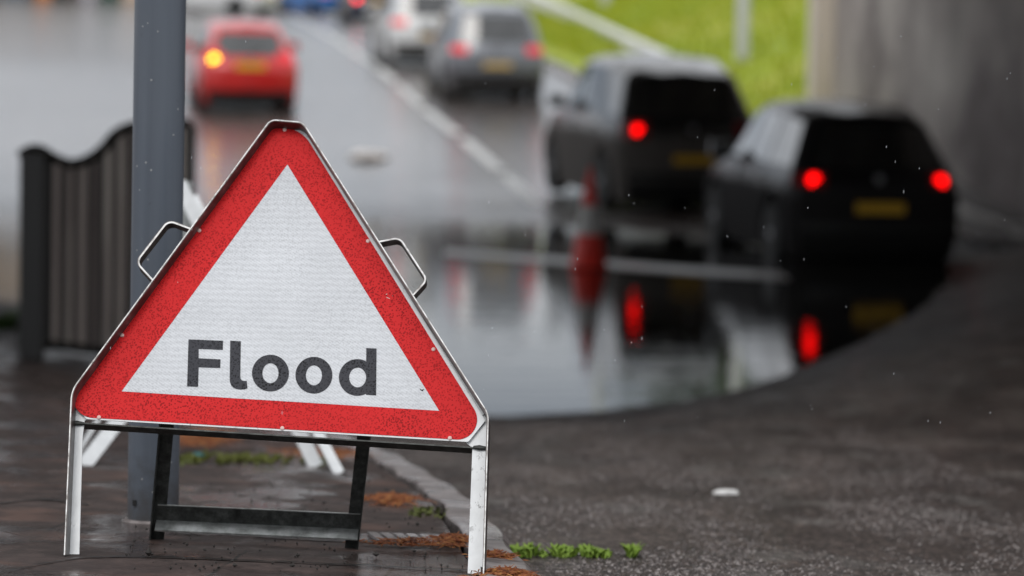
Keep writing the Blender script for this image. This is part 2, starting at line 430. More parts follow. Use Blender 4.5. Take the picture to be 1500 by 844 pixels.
# grass verge
yy = axis([(48.5, 110, 1)]) + axis([(115, 400, 15)])
rows = [[(interp(EDGE, y) + .26 + dx, y, terrain(interp(EDGE, y) + .26 + dx, y) + .03 + (.05 if dx else 0)) for dx in (0, .3, 1, 2, 3, 4, 6, 9, 13, 18, 30, 60)] for y in yy]
struct(MB().grid(rows).build('grass_bank', M['grass'], smooth_=True))
# blades on the bank
mb = MB()
for i in range(26000):
    y = rnd.uniform(46, 105); dx = .3 + 11 * rnd.random() ** 1.2; x = interp(EDGE, y) + .26 + dx
    z = terrain(x, y) + .04; h = rnd.uniform(.08, .28); a = rnd.uniform(0, 6.28); c, s_ = math.cos(a) * .03, math.sin(a) * .03
    lx, ly = rnd.uniform(-.08, .08), rnd.uniform(-.08, .08)
    mb.add([(x - c, y - s_, z), (x + c, y + s_, z), (x + lx, y + ly, z + h)], [(0, 1, 2)])
tag(mb.build('grass', leafmat('grass_blades', (.22, .31, .012), (.38, .40, .02))), 'yellow green rough grass covering the bank beside the road', 'grass', kind='stuff')
# road markings: centre line
def strip(name, pts, wd, lift=.006, label=None, m='line'):
    rows = []
    for i, (x, y) in enumerate(pts):
        a = Vector(pts[max(0, i - 1)]); b = Vector(pts[min(len(pts) - 1, i + 1)]); d = (b - a).normalized(); n = Vector((d.y, -d.x)) * wd / 2
        rows.append([(x - n.x, y - n.y, max(terrain(x - n.x, y - n.y), WATER - .02) + lift), (x + n.x, y + n.y, max(terrain(x + n.x, y + n.y), WATER - .02) + lift)])
    return struct(MB().grid(rows).build(name, M[m]))
def poly(pts, n):
    out = []
    for i in range(n + 1):
        t_ = i / n * (len(pts) - 1); k = min(int(t_), len(pts) - 2); f = t_ - k
        p = [Vector(q) for q in (pts[max(0, k - 1)], pts[k], pts[k + 1], pts[min(len(pts) - 1, k + 2)])]
        out.append(.5 * ((2 * p[1]) + (-p[0] + p[2]) * f + (2 * p[0] - 5 * p[1] + 4 * p[2] - p[3]) * f * f + (-p[0] + 3 * p[1] - 3 * p[2] + p[3]) * f ** 3))
    return out
cl_px = [(790, 300), (735, 252), (680, 205), (600, 140), (520, 77), (470, 45), (425, 22)]
cpts = [hit(*p) for p in cl_px]; cpts = [(p.x, p.y) for p in cpts]
dense = poly(cpts, 260)
seg = []; acc = 0
for a, b in zip(dense, dense[1:]):
    acc += (b - a).length
    on = (acc % 6.0) < 5.0
    seg.append(a)
    if not on:
        if len(seg) > 2: strip('marking_or_ripple', [tuple(q) for q in seg], .18)
        seg = []
if len(seg) > 2: strip('marking_or_ripple', [tuple(q) for q in seg], .18)
# edge line right by the wall
EL = [hit(1560, 366), hit(1500, 343), hit(1455, 325), hit(1412, 311), hit(1380, 300)]
strip('marking_or_ripple', [tuple(q) for q in poly([(p.x, p.y) for p in EL], 40)], .30)
fl = [hit(650, 370, lambda X, Y: WATER), hit(840, 384, lambda X, Y: WATER), hit(1000, 396, lambda X, Y: WATER), hit(1150, 405, lambda X, Y: WATER)]
rows = []
for q in poly([(p.x, p.y) for p in fl], 40):
    rows.append([(q.x, q.y - .55, WATER + .006), (q.x, q.y + .55, WATER + .006)])
struct(MB().grid(rows).build('marking_or_ripple', M['line']))  # pale strip painted in for the bright ripple rim of the water

# ------------------------------------------------------------------ flood sign
FM = at(399, 826, 6.93)
rv = Vector((math.cos(R(2.3)) * math.cos(R(7)), -math.sin(R(7)), -math.sin(R(2.3)))).normalized()
uv = Vector((0, math.sin(R(30)), math.cos(R(30)))); uv = (uv - rv * uv.dot(rv)).normalized()
nv = rv.cross(uv).normalized()
if nv.y > 0: nv = -nv
def mp(p, off=0.0, add=0.0):
    d = ray(*p); o = FM + nv * off
    t_ = (o - CAM).dot(nv) / d.dot(nv)
    return CAM + d * t_ + nv * add
def prism(loops, front, thick, mb=None):
    mb = mb or MB()
    flat = [Vector((p[0], p[1], 0)) for l in loops for p in l]
    tris = tessellate_polygon([[Vector((p[0], p[1], 0)) for p in l] for l in loops])
    n = len(flat); vs = [mp((p.x, p.y), front) for p in flat]; vs += [v - nv * thick for v in vs]
    fs = [tuple(t_) for t_ in tris] + [tuple(i + n for i in reversed(t_)) for t_ in tris]
    k = 0
    for l in loops:
        m_ = len(l)
        for i in range(m_):
            a, b = k + i, k + (i + 1) % m_; fs.append((a, b, b + n, a + n))
        k += m_
    return mb.add(vs, fs)
def rounded(pts, rads, n=8):
    out = []
    L = len(pts)
    for i in range(L):
        p = Vector(pts[i]); a = Vector(pts[i - 1]); b = Vector(pts[(i + 1) % L]); r = rads[i]
        if r <= 0: out.append(tuple(p)); continue
        da, db = (a - p).normalized(), (b - p).normalized()
        half = math.acos(max(-1, min(1, da.dot(db)))) / 2
        cen = p + (da + db).normalized() * (r / math.cos(half)); s0, s1 = p + da * r - cen, p + db * r - cen
        for k in range(n + 1):
            f = k / n; q = s0.lerp(s1, f).normalized() * s0.length; out.append(tuple(cen + q))
    return out
def ribbon(path, wpx):
    out = []; inn = []
    for i, p in enumerate(path):
        a = Vector(path[max(0, i - 1)]); b = Vector(path[min(len(path) - 1, i + 1)]); p = Vector(p)
        d = (b - a).normalized(); n = Vector((-d.y, d.x))
        out.append(tuple(p)); inn.append(tuple(p + n * wpx))
    return out + inn[::-1]
def openround(pts, rads):
    r = rounded(pts, [0] + rads + [0]); return r
sign = thing('flood_warning_sign', 'red bordered triangular sign reading Flood on a white steel frame on wet paving', 'road sign', tuple(FM))
ORG[sign.name] = FM
# plate and films
plate = rounded([(389, 196), (400, 186), (441, 188), (455, 199), (711, 616), (686, 647.5), (126, 614), (104.5, 581)], [6, 5, 5, 6, 2, 3, 3, 2])
prism([plate], 0, .002).build('sign_plate', M['steel'], sign)
redo = rounded([(416, 148), (724, 647), (79.5, 608.7)], [73, 56, 56], 18)
wt = [(421, 241), (643.5, 602), (178, 573.5)]
prism([redo, wt], .0012, .001).build('red_border', M['red'], sign)
prism([[(421, 241.0), (643.3, 601.8), (178.2, 573.3)]], .0009, .0007).build('white_panel', M['white'], sign)
def zt(p): return (260 + p[0] / 4.839, 480 + p[1] / 4.839)
def ell(cx, cy, rx, ry, a0=0, a1=360, n=48):
    return [(cx + rx * math.cos(R(a0 + (a1 - a0) * i / n)), cy + ry * math.sin(R(a0 + (a1 - a0) * i / n))) for i in range(n + (0 if a1 - a0 == 360 else 1))]
def sq(l, cx, cy, k=.10):   # slightly squarer bowls
    o = []
    for x, y in l:
        o.append((x, y))
    return o
letters = [
 [[(78,83),(323,93),(321,158),(150,150),(150,217),(305,225),(303,286),(150,281),(146,419),(68,416)]],
 [[(374,92),(449,97),(445,345),(448,362),(456,373),(470,378),(491,378),(496,430),(474,437),(450,439),(420,436),(396,425),(380,408),(372,386),(370,350)]],
 [ell(659,322,131,130), ell(659,323,57,71)],
 [ell(967,337,131,130), ell(967,338,57,71)],
 [[(1338,145),(1411,148),(1408,480),(1336,476),(1336,456)] + ell(1275,353,131,130,62,298,40) + [(1338,246)], ell(1277,353,60,70)],
]
for L_ in letters:
    prism([[zt(p) for p in l] for l in L_], .0016, .0007).build('letter', M['black'], sign)
# frame band: runs over the apex and down into the legs
outer = openround([(93.5, 813), (104, 572), (396, 174.5), (444, 178.5), (716, 606), (709, 842)], [14, 9, 9, 10])
DF = .033
prism([ribbon(outer, 2.6)], DF - .0015, .040).build('frame', M['shade_steel'], sign)  # dark tone carries the shade and ground reflection of the inner faces
prism([ribbon(outer, 1.5)], DF, .0014).build('lit_edge', M['bright'], sign)  # pale tone carries the light along the front edge
# white flange behind, along slopes
inner = openround([(108, 574), (398, 180), (442, 184), (710, 606)], [8, 8])
prism([ribbon(inner, 17)], -.004, .003).build('back_flange', M['steel'], sign)
prism([[(97, 812), (116, 812), (121, 640), (124, 616), (150, 611), (107, 574)]], -.0075, .003).build('leg', M['steel'], sign)
prism([[(685, 840), (706.5, 842), (713, 607), (706, 598), (682, 648), (692, 656)]], -.0075, .003).build('leg', M['steel'], sign)
# rubber feet caps
for a, b, yb in ((92.5, 98, 813), (704, 709, 842)):
    prism([[(a, yb - 12), (b, yb - 10), (b, yb + 1), (a, yb + 1)]], .002, .012).build('foot', M['dark'], sign)
# crossbar under the plate: flange going back and down
a, b = mp((112, 617.5)), mp((704, 654.5))
mb = MB().bar(a - nv * .003, b - nv * .003, -nv * .027, -uv * .003)
mb.build('crossbar', M['dirty'], sign)
for p in ((112, 620), (702, 656)):
    q = mp(p, -.004)
    MB().tube([q + rv * -.012, q + rv * .0, q + rv * .016], [.003, .0055, .003], 8).build('weld', M['dirty'], sign, True)
# handles
hl = openround([(281, 337), (247, 324.5), (201, 384), (226, 411)], [9, 9])
hd_ = prism([ribbon(hl, 3.0)], DF - .004, .022).build('handle', M['shade_steel'], sign)
prism([ribbon(hl, 2.2)], DF - .0025, .0014).build('lit_edge', M['bright'], hd_)
hr = openround([(555, 353), (586, 347), (627, 410), (605, 434)], [10, 9])
hd_ = prism([ribbon(hr, 3.0)], DF - .004, .022).build('handle', M['shade_steel'], sign)
prism([ribbon(hr, 2.2)], DF - .0025, .0014).build('lit_edge', M['bright'], hd_)
for p in ((417, 190.5), (292, 338), (179, 491.5), (145, 611.5), (413.5, 627.5), (659, 642), (635, 512), (539, 353.5)):
    q = mp(p, .001)
    vs = []
    MB().tube([q, q + nv * .0016, q + nv * .0026], [.0043, .0040, .0018], 12).build('rivet', M['rivet'], sign, True)
# chipped mark on film
for c in ((262, 412), (569, 436), (575, 431), (566, 430)):
    q = [(c[0] + rnd.uniform(-5, 5), c[1] + rnd.uniform(-2, 2)) for _ in range(2)]
    pts = [(q[0][0], q[0][1]), (q[1][0] + 3, q[1][1]), (q[1][0] + 3.4, q[1][1] + .8), (q[0][0], q[0][1] + .9)]
    prism([pts], .0018, .0004).build('scratch', M['rivet'], sign)
prism([[(615, 569), (618, 571), (621, 569.5), (619, 573), (616, 571.5)]], .002, .0006).build('chip', M['dark'], sign)
# rear stand
fl_, fr_ = hit(231, 790, pave), hit(514, 803, pave)
tl_, tr_ = mp((262, 440), -.02), mp((553, 452), -.02)
ul = (tl_ - fl_).normalized(); ur = (tr_ - fr_).normalized()
rr = (fr_ - fl_).normalized(); nr = rr.cross(ul).normalized()
if nr.y > 0: nr = -nr
def stl(px):  return px / 735.0
for f_, t__, sgn in ((fl_, tl_, 1), (fr_, tr_, -1)):
    mb = MB()
    w_ = rr * stl(19)
    mb.bar(f_ - w_ * .5, t__ - w_ * .5, w_, nr * -.003)
    e_ = w_ * (-.5 if sgn > 0 else .5)
    mb.bar(f_ + e_ - nr * 0 - ul * .012, t__ + e_, rr * (-.003 * sgn), nr * .022)
    mb.build('rear_leg', M['dirty'], sign)
def lerp(a, b, f): return a + (b - a) * f
for fr0, nm in ((.095, 'rear_crossbar'),):
    a, b = lerp(fl_, tl_, .085) - rr * .006 + nr * .004, lerp(fr_, tr_, .085) + rr * .012 + nr * .004
    mb = MB(); mb.bar(a, b, ul * .032, nr * -.003); mb.build(nm, M['dirty'], sign)
    fd = nr * .024 - Vector((0, 0, .012)); MB().bar(a, b, ul * -.003, fd).build('crossbar_flange', M['galv'], sign)
    mb = MB(); mb.bar(a + ul * .0325, b + ul * .0325, ul * .0018, nr * -.0035); 
    mb.build('lit_edge', M['galv'], sign)
MB().tube([tl_ - rr * .03, tr_ + rr * .03], .006, 8).build('hinge_rod', M['galv'], sign, True)

# ------------------------------------------------------------------ lamp post in front
pb = hit(224, 765, pave)
s_ = F / pb.y
pr = 75 / s_ / 2
ptop = at(235, 0, pb.y + .02); ax = (ptop - pb).normalized()
lp = thing('lamp_post', 'thick blue grey steel post close behind the Flood sign', 'post', tuple(pb)); ORG[lp.name] = pb
MB().tube([pb - ax * .05] + [pb + ax * h for h in (.0, .5, 1, 1.3, 2, 4, 6.5)], [pr * 1.005] * 5 + [pr * .98, pr * .8, pr * .7], 64).build('shaft', M['pole'], lp, True)
MB().tube([pb - ax * .03, pb + ax * .004, pb + ax * .008], [pr * 1.22, pr * 1.22, pr * 1.12], 48).build('base_collar', M['kerb'], lp, True)
q = at(200, 733, pb.y) + Vector((0, -pr * .75, 0))
MB().box(q, (.004, .006, .006)).build('bolt_hole', M['dark'], lp)
MB().tube([pb + ax * 6.4, pb + ax * 6.8 + Vector((.3, 0, 0)), pb + ax * 6.95 + Vector((1.0, 0, 0))], [.04, .035, .03], 16).build('arm', M['pole'], lp, True)
MB().box(pb + ax * 6.95 + Vector((1.25, 0, 0)), (.3, .12, .05)).build('lantern', M['plastic'], lp, bevel=.02)

# ------------------------------------------------------------------ second sign seen behind
ap = at(262, 268, 10.3); g1, g2, g3 = hit(463, 684, pave), hit(497, 694, pave), hit(122, 682, pave)
sb = thing('folding_sign_stand', 'white legged folding sign stand partly hidden behind the Flood sign and grey post', 'sign stand', tuple((g1 + g3) / 2)); ORG[sb.name] = (g1 + g3) / 2
def flat_leg(p, q, wd, m='steel'):
    d = (p - q).normalized(); sd_ = d.cross(Vector((0, 1, 0))).normalized()
    mb = MB(); mb.bar(p - sd_ * wd / 2, q - sd_ * wd / 2, sd_ * wd, Vector((0, .004, 0))); mb.bar(p - sd_ * wd / 2, q - sd_ * wd / 2, sd_ * .004, Vector((0, .03, 0)))
    return mb
apb = at(282, 288, 10.6)
flat_leg(g1, ap, .042).build('leg', M['steel'], sb)
flat_leg(g2, apb, .030).build('leg', M['steel'], sb)
g3t = at(262, 500, 10.4)
flat_leg(g3, g3t, .042).build('leg', M['steel'], sb)
flat_leg(hit(110, 664, pave) + Vector((0, .1, 0)), g3t + Vector((-.1, .1, 0)), .014).build('leg', M['steel'], sb)
MB().bar(g3t, at(372, 500, 10.4), (0, .02, 0), (0, 0, .02)).build('crossbar', M['galv'], sb)
MB().bar(at(262, 500, 10.4), ap + Vector((0, .1, 0)), (.03, 0, 0), (0, .01, 0)).build('upright', M['galv'], sb)

# ------------------------------------------------------------------ guard railing
fpx = [(32, 226), (48, 219), (62, 221), (80, 232), (104, 240), (128, 234), (150, 218), (166, 199), (182, 189), (200, 184), (225, 181), (250, 180), (276, 181)]
fY = [hit(45, 528, pave).y + i * .10 for i in range(len(fpx))]
fpts = [at(p[0], p[1], y) for p, y in zip(fpx, fY)]
fb = [at(p[0] + 2, 535, y) for p, y in zip(fpx, fY)]
fbm = []
for p in fpts:
    fbm.append(Vector((p.x, p.y, pave(p.x, p.y))))
fence = thing('guard_railing', 'dark metal guard railing with a wavy top rail on the pavement corner', 'railing', tuple(fbm[0])); ORG[fence.name] = fbm[0]
slat = mat('weathered_brown_metal', (.05, .042, .038), .5); tt = NT(slat)
tt.set('Base Color', tt.ramp(tt.noise(tt.coord((3.5, 3.5, .15)), 3.5, 3), [(.36, (.16, .125, .115)), (.5, (.34, .28, .25)), (.64, (.55, .49, .43))]))
black = mat('black_railing_paint', (.018, .017, .016), .45)
tp = poly([tuple(p) for p in fpts], 60)
MB().tube(tp, .03, 10).build('top_rail', black, fence, True)
bt = [Vector((p.x, p.y, pave(p.x, p.y) + .10)) for p in tp]
MB().tube(bt, .03, 10).build('bottom_rail', black, fence, True)
def bar_at(x, w_, m_, nm, yoff=0, drop=.05):
    k = min(range(len(tp)), key=lambda i: abs(tp[i].x - x)); p = tp[k]
    MB().box(((x), p.y + yoff, (p.z - .02 + bt[k].z) / 2), (w_, .012, (p.z - .02 - bt[k].z) / 2)).build(nm, m_, fence, bevel=.004)
x0 = tp[0].x; x1 = tp[-1].x
n = 11
xxs = [x0 + .16 + (x1 - x0 - .19) * i / (n - 1) for i in range(n)]
for x in xxs: bar_at(x, .019 + .004 * math.sin(x * 37), slat, 'slat')
# second skin of the double panel, set behind
for x in [x0 + .09, x0 + .11] + xxs: bar_at(x + .035, .034, black, 'slat', .07)
p = tp[0]
MB().box((x0 + .06, p.y + .03, (p.z + pave(x0, p.y)) / 2), (.07, .05, (p.z - pave(x0, p.y)) / 2 + .01)).build('post', black, fence, bevel=.012)
p = tp[-1]
MB().box((x1, p.y + .03, (p.z + pave(x1, p.y)) / 2), (.03, .03, (p.z - pave(x1, p.y)) / 2)).build('post', black, fence, bevel=.01)

# ------------------------------------------------------------------ traffic cone
cb = at(862, 392, 34.2); cb.z = WATER - .02
cone = thing('traffic_cone', 'red and white traffic cone standing in the flood water beside the dark cars', 'traffic cone', tuple(cb)); ORG[cone.name] = cb
cr = mat('red_cone_plastic', (.75, .035, .02), .4); cw = mat('cone_reflective_sleeve', (.5, .49, .47), .4)
def rz(h): return .185 * (1 - h / 1.10)
Z3 = Vector((0, 0, 1))
MB().tube([cb + Z3 * h for h in (.03, .08, .35)], [rz(.03) + .02, rz(.08), rz(.35)], 32).build('cone_body', cr, cone, True)
MB().tube([cb + Z3 * h for h in (.352, .63)], [rz(.352) + .002, rz(.63) + .002], 32).build('reflective_sleeve', cw, cone, True)
MB().tube([cb + Z3 * h for h in (.632, .97, 1.0)], [rz(.632), rz(.97), rz(1.0) * .7], 32).build('cone_tip', cr, cone, True)
MB().box(cb + Z3 * -.0, (.24, .24, .03)).build('cone_base', M['dark'], cone, bevel=.02)

# ------------------------------------------------------------------ cars
def make_car(name, label, X, Y, head, body, L=4.4, W=.9, H=1.5, style='hatch', lit=None, tail='rdim', platem='plate', rdrop=0, group='cars queuing on the wet road', indicator=None, lit_right=True, dz=0, rails=False, rt=None, tail_lv=(2.35, 3.0), light_size=.22):
    hd = R(head)
    fwd = Vector((-math.sin(hd), math.cos(hd), 0))
    z0 = terrain(X, Y) + dz; p1 = Vector((X, Y, 0)) + fwd * (L - 1); z1 = terrain(p1.x, p1.y) + dz
    zr = min(z0, z0); pitch = math.atan2(z1 - z0, L - 1)
    root = thing(name, label, 'car', (X, Y, z0), (pitch, 0, hd), group); ORG[root.name] = Vector((0, 0, 0))
    belt = .60 * H if style != 'hatch' else .61 * H
    wr = .345 if style != 'hatch' else .31
    ytop = .42 if style == 'suv' else .55
    lz = [.15, .40, .80, belt + .02, H - .13, H - .035, H]
    wb = W
    #        y by level 0..6 , half widths by level, z overrides
    cowl = L * .735; head_ = L * .60; nose = L
    K = []
    def key(yb, yt, wf, z=None, ytl=None):
        ys_ = [yb[i] if isinstance(yb, list) else yb for i in range(4)] + ([yt] * 3 if not isinstance(yt, list) else yt)
        K.append((ys_, [f * W for f in wf], z or lz))
    rt = rt or (.70 if style != 'hatch' else .66)
    key([.12, .02, .05, .13], [ytop, ytop + .03, ytop - .02], [.80, .86, .88, .82, rt - .02, rt - .14, 0], lz[:4] + [z - rdrop for z in lz[4:]])
    key([.22, .14, .17, .26], [ytop + .18, ytop + .20, ytop + .2], [.92, .965, .98, .915, rt + .05, rt - .08, 0], lz[:4] + [z - rdrop * .6 for z in lz[4:]])
    key(L * .25, L * .27, [.95, .99, 1.0, .95, rt + .09, rt - .03, 0], [.15, .40, .80, belt + .01, H - .12, H - .01, H + .03])
    key(L * .45, L * .45, [.95, .99, 1.0, .95, rt + .10, rt - .02, 0], [.15, .40, .80, belt, H - .10, H + .01, H + .05])
    key(L * .66, head_, [.95, .99, 1.0, .94, rt + .06, rt - .06, 0], [.15, .40, .80, belt - .02, H - .13, H - .05, H - .02])
    hz = belt + .01
    key(cowl, [cowl + .05, cowl + .05, cowl + .02], [.95, .99, 1.0, .92, .84, .6, 0], [.15, .40, .80, hz - .02, hz + .02, hz + .06, hz + .08])
    key(L * .88, L * .88, [.94, .98, .98, .90, .80, .5, 0], [.15, .40, .76, hz - .12, hz - .07, hz - .03, hz - .01])
    key(L * .96, L * .965, [.88, .92, .92, .84, .72, .4, 0], [.25, .44, .68, hz - .24, hz - .19, hz - .15, hz - .13])
    key([L - .08, L, L - .02, L - .06], L - .04, [.72, .76, .76, .70, .60, .3, 0], [.26, .42, .62, hz - .32, hz - .28, hz - .25, hz - .23])
    nK = len(K)
    axles = (L * .19, L * .80)
    def surf(s, lv, side=1, out=0):
        s = min(max(s, 0), nK - 1 - 1e-6); k = int(s); f = s - k; lv = min(max(lv, 0), 6 - 1e-6); j = int(lv); g = lv - j
        def pt(kk, jj):
            return Vector((K[kk][1][jj] * side, K[kk][0][jj], K[kk][2][jj]))
        a = pt(k, j).lerp(pt(k + 1, j), f); b = pt(k, j + 1).lerp(pt(k + 1, j + 1), f)
        p = a.lerp(b, g)
        return p
    # sample stations
    ss = []
    for k in range(nK - 1):
        n_ = 5 if k in (0, 5, 6, 7) else 9
        ss += [k + i / n_ for i in range(n_)]
    ss.append(nK - 1)
    lvs = [0, .5, 1, 1.5, 2, 2.5, 3, 3.5, 4, 4.5, 5, 5.5, 6]
    def ring(s, side):
        pts = [surf(s, lv, side) for lv in lvs]
        y = pts[0].y; zb = pts[0].z
        for ya in axles:
            d = abs(y - ya); Ra = wr + .075
            if d < Ra: zb = max(zb, wr + math.sqrt(Ra * Ra - d * d) * .98)
        for i, p in enumerate(pts):
            mn = zb + .012 * i
            if p.z < mn: p.z = mn
        return pts
    mb = MB()
    for side in (-1, 1): mb.grid([ring(s, side) for s in ss])
    bulge = [.09, .13, .14, .13, .10, .05, 0]
    def rear(u, lv, off=0):
        lv = min(max(lv, 0), 6); a = surf(0, lv, 1); bl = interp(list(enumerate(bulge)), lv)
        return Vector((a.x * u, a.y - bl * (1 - abs(u) ** 3) - off, a.z))
    us = [-1, -.95, -.85, -.7, -.5, -.25, 0, .25, .5, .7, .85, .95, 1]
    mb.grid([[rear(u, lv) for u in us] for lv in lvs])
    def front(u, lv, off=0):
        a = surf(nK - 1, lv, 1); bl = interp(list(enumerate(bulge)), lv) * 1.2
        return Vector((a.x * u, a.y + bl * (1 - abs(u) ** 2.5) + off, a.z))
    mb.grid([[front(u, lv) for u in us] for lv in lvs])
    mb.build('body', body, root, True)
    def patch(fn, a0, a1, b0, b1, off, na=6, nb=4, thick=.02, nm='x', m=None, par=None, sm=True):
        rows = [[fn(a0 + (a1 - a0) * i / na, b0 + (b1 - b0) * j / nb, off) for i in range(na + 1)] for j in range(nb + 1)]
        mb = MB().grid(rows)
        # rim walls back into the body
        per = rows[0] + [r[-1] for r in rows[1:]] + rows[-1][::-1][1:] + [r[0] for r in rows[::-1][1:-1]]
        rows2 = [[fn(a0 + (a1 - a0) * i / na, b0 + (b1 - b0) * j / nb, off - thick) for i in range(na + 1)] for j in range(nb + 1)]
        per2 = rows2[0] + [r[-1] for r in rows2[1:]] + rows2[-1][::-1][1:] + [r[0] for r in rows2[::-1][1:-1]]
        mb.grid([per + per[:1], per2 + per2[:1]])
        return mb.build(nm, m, par or root, sm)
    def sidefn(side, dirn=1):
        def f(s, lv, off):
            p = surf(s, lv, side); return p + Vector((side * off, 0, off * .25))
        return f
    # glass
    rg = patch(lambda u, lv, o: rear(u, lv, o), -.90, .90, 3.12, 4.1, .006, 10, 5, nm='rear_window', m=M['glass'])
    for side in (-1, 1):
        f = sidefn(side)
        patch(f, 1.05, 2.1, 3.1, 4.0, .006, 8, 4, nm='side_window', m=M['glass'])
        patch(f, 2.22, 3.25, 3.1, 4.0, .006, 8, 4, nm='side_window', m=M['glass'])
        patch(f, 3.37, 4.25, 3.1, 3.98, .006, 8, 4, nm='side_window', m=M['glass'])
        rows = []
    mb = MB()
    wsr = []
    for s in [4.12 + i * .11 for i in range(8)]:
        r_ = []
        for lv, sd in [(4.05, -1), (4.5, -1), (5, -1), (5.5, -1), (6, 1), (5.5, 1), (5, 1), (4.5, 1), (4.05, 1)]:
            p = surf(s, lv, sd); r_.append(p + Vector((0, .005, .009)))
        wsr.append(r_)
    mb.grid(wsr); mb.build('windscreen', M['glass'], root, True)
    # bumpers
    patch(lambda u, lv, o: rear(u, lv, o), -.99, .99, .02, 1.3 if style != 'hatch' else .9, .012, 10, 3, nm='rear_bumper', m=M['plastic'])
    patch(lambda u, lv, o: front(u, lv, o), -.9, .9, .1, 1.6, .01, 10, 3, nm='front_grille', m=M['plastic'])
    # plate
    pc = rear(0, 1.7 if style != 'hatch' else 2.15, .02); 
    MB().box(pc + Vector((0, -.004, 0)), (.26, .008, .056)).build('number_plate', M[platem], root, bevel=.003)
    MB().tube([rear(0, 2.75, .0), rear(0, 2.75, .02)], .05, 20).build('badge', M['rim'], root, True)
    wp = [rear(u_, 3.16 + .1 * i_, .02) for i_, u_ in enumerate((0, .12, .25, .4))]; MB().tube(wp, .009, 6).build('rear_wiper', M['plastic'], root, True)
    # lamps
    for side in (-1, 1):
        on = lit if (side < 0 or lit_right) else None
        f0, f1 = (.70, 1.0)
        lens = patch(lambda u, lv, o: rear(u * side, lv, o), f0, f1, tail_lv[0], tail_lv[1], .012, 4, 4, nm='tail_light', m=M[tail])
        fsd = sidefn(side)
        patch(fsd, .0, .75, tail_lv[0] + .05, tail_lv[1] - .05, .008, 3, 3, nm='side_lens', m=M[tail], par=lens)
        c = rear(.86 * side, (tail_lv[0] + tail_lv[1]) / 2, .016)
        hs = light_size / 2
        if on: MB().tube([c, c + Vector((0, -.012, 0))], hs, 20).build('brake_lamp', M[on], root if False else lens, True)
        if indicator == side:
            MB().tube([c, c + Vector((0, -.014, 0))], .075, 20).build('indicator_lamp', M['amber'], lens, True)
        patch(lambda u, lv, o: front(u * side, lv, o), .62, .98, 2.2, 3.0, .012, 4, 3, nm='headlight', m=M['head'])
        # mirror
        mp0 = surf(3.95, 3.12, side)
        mb = MB(); mb.tube([mp0 + Vector((-.02 * side, 0, -.01)), mp0 + Vector((.07 * side, 0, .02))], .02, 8)
        cc = mp0 + Vector((.17 * side, 0, .07))
        mb.box(cc, (.11, .055, .075)); o_ = mb.build('wing_mirror', body, root, bevel=.03)
        for s_ in (2.35, 3.5):
            q = surf(s_, 2.65, side) + Vector((side * .02, 0, 0)); MB().box(q, (.012, .09, .014)).build('door_handle', body, root, bevel=.006)
    # underside
    MB().box((0, L / 2, .34), (W - .24, L / 2 - .22, .21)).build('chassis', M['plastic'], root, bevel=.05)
    MB().tube([(-.45 * W, .02, .26), (-.45 * W, .4, .28)], .035, 12).build('exhaust', M['rim'], root, True)
    # wheels
    for ya in axles:
        for side in (-1, 1):
            cx = side * (W - .115)
            prof = [(-.10, wr - .06), (-.105, wr - .02), (-.08, wr), (.08, wr), (.105, wr - .02), (.10, wr - .06), (.07, wr - .10)]
            mb = MB(); mb.tube([(cx + dx * 1, ya, wr) for dx, _ in prof], [r_ for _, r_ in prof], 28)
            wh = mb.build('wheel', M['tyre'], root, True)
            mb = MB(); ex = cx + side * .102
            ringp = []
            for a in range(24):
                th = a / 24 * 2 * math.pi
                ringp.append([(ex, ya + math.cos(th) * rr_, wr + math.sin(th) * rr_) for rr_ in (wr - .085, wr - .11)])
            ringp.append(ringp[0]); mb.grid(ringp)
            for a in range(5):
                th = a / 5 * 2 * math.pi + .3; d = Vector((0, math.cos(th), math.sin(th))); e = Vector((0, -math.sin(th), math.cos(th))) * .028
                c0 = Vector((ex, ya, wr)); mb.add([c0 + e, c0 - e, c0 + d * (wr - .10) - e * .8, c0 + d * (wr - .10) + e * .8], [(0, 1, 2, 3)])
            mb.tube([(ex - side * .01, ya, wr), (ex + side * .006, ya, wr)], .05, 14)
            mb.build('rim', M['rim'], wh)
    if rails:
        for side in (-1, 1):
            pts = [surf(s, 5.0, side) + Vector((0, 0, .035)) for s in (.9, 1.4, 2, 3, 3.7)]
            MB().tube(pts, .018, 8).build('roof_rail', M['rim'], root, True)
    if style == 'suv':
        p = [rear(u, 4.7, .02) + Vector((0, .05, .01)) for u in (-1, -.5, 0, .5, 1)]
        MB().tube(p, .022, 8).build('spoiler', body, root, True)
    return root

M['rdark'] = mat('tail_light_dark_lens', (.22, .008, .01), .25)
P = dict(
    blackp=paint('black_car_paint', (.006, .006, .008), dirt_haze=(.9, 1.08, .13), cw_=.3), darkp=paint('charcoal_car_paint', (.010, .012, .013), .25, dirt_haze=(1.0, 1.2, .8), cw_=.8),
    redp=paint('red_car_paint', (.62, .016, .014)), silver=paint('silver_car_paint', (.17, .18, .20), .3, .35, dirt_haze=(.4, .75, .6)),
    whitep=paint('white_car_paint', (.70, .70, .70)), navy=paint('navy_car_paint', (.012, .018, .045)), blue=paint('blue_car_paint', (.01, .14, .45)),
    grey=paint('grey_car_paint', (.30, .30, .32)))
def gx(px, Y, py=300): return at(px, py, Y).x
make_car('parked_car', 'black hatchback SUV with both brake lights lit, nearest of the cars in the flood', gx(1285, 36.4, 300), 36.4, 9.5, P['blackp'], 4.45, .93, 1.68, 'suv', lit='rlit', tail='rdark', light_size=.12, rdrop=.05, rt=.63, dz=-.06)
make_car('parked_car', 'tall dark SUV with pale roof reflections, ahead of the black car in the flood', gx(1012, 44.2, 220), 44.2, 12.5, P['darkp'], 4.6, .95, 1.88, 'suv', lit='rlit', tail='rdark', lit_right=False, light_size=.12, dz=-.04, rdrop=.14)
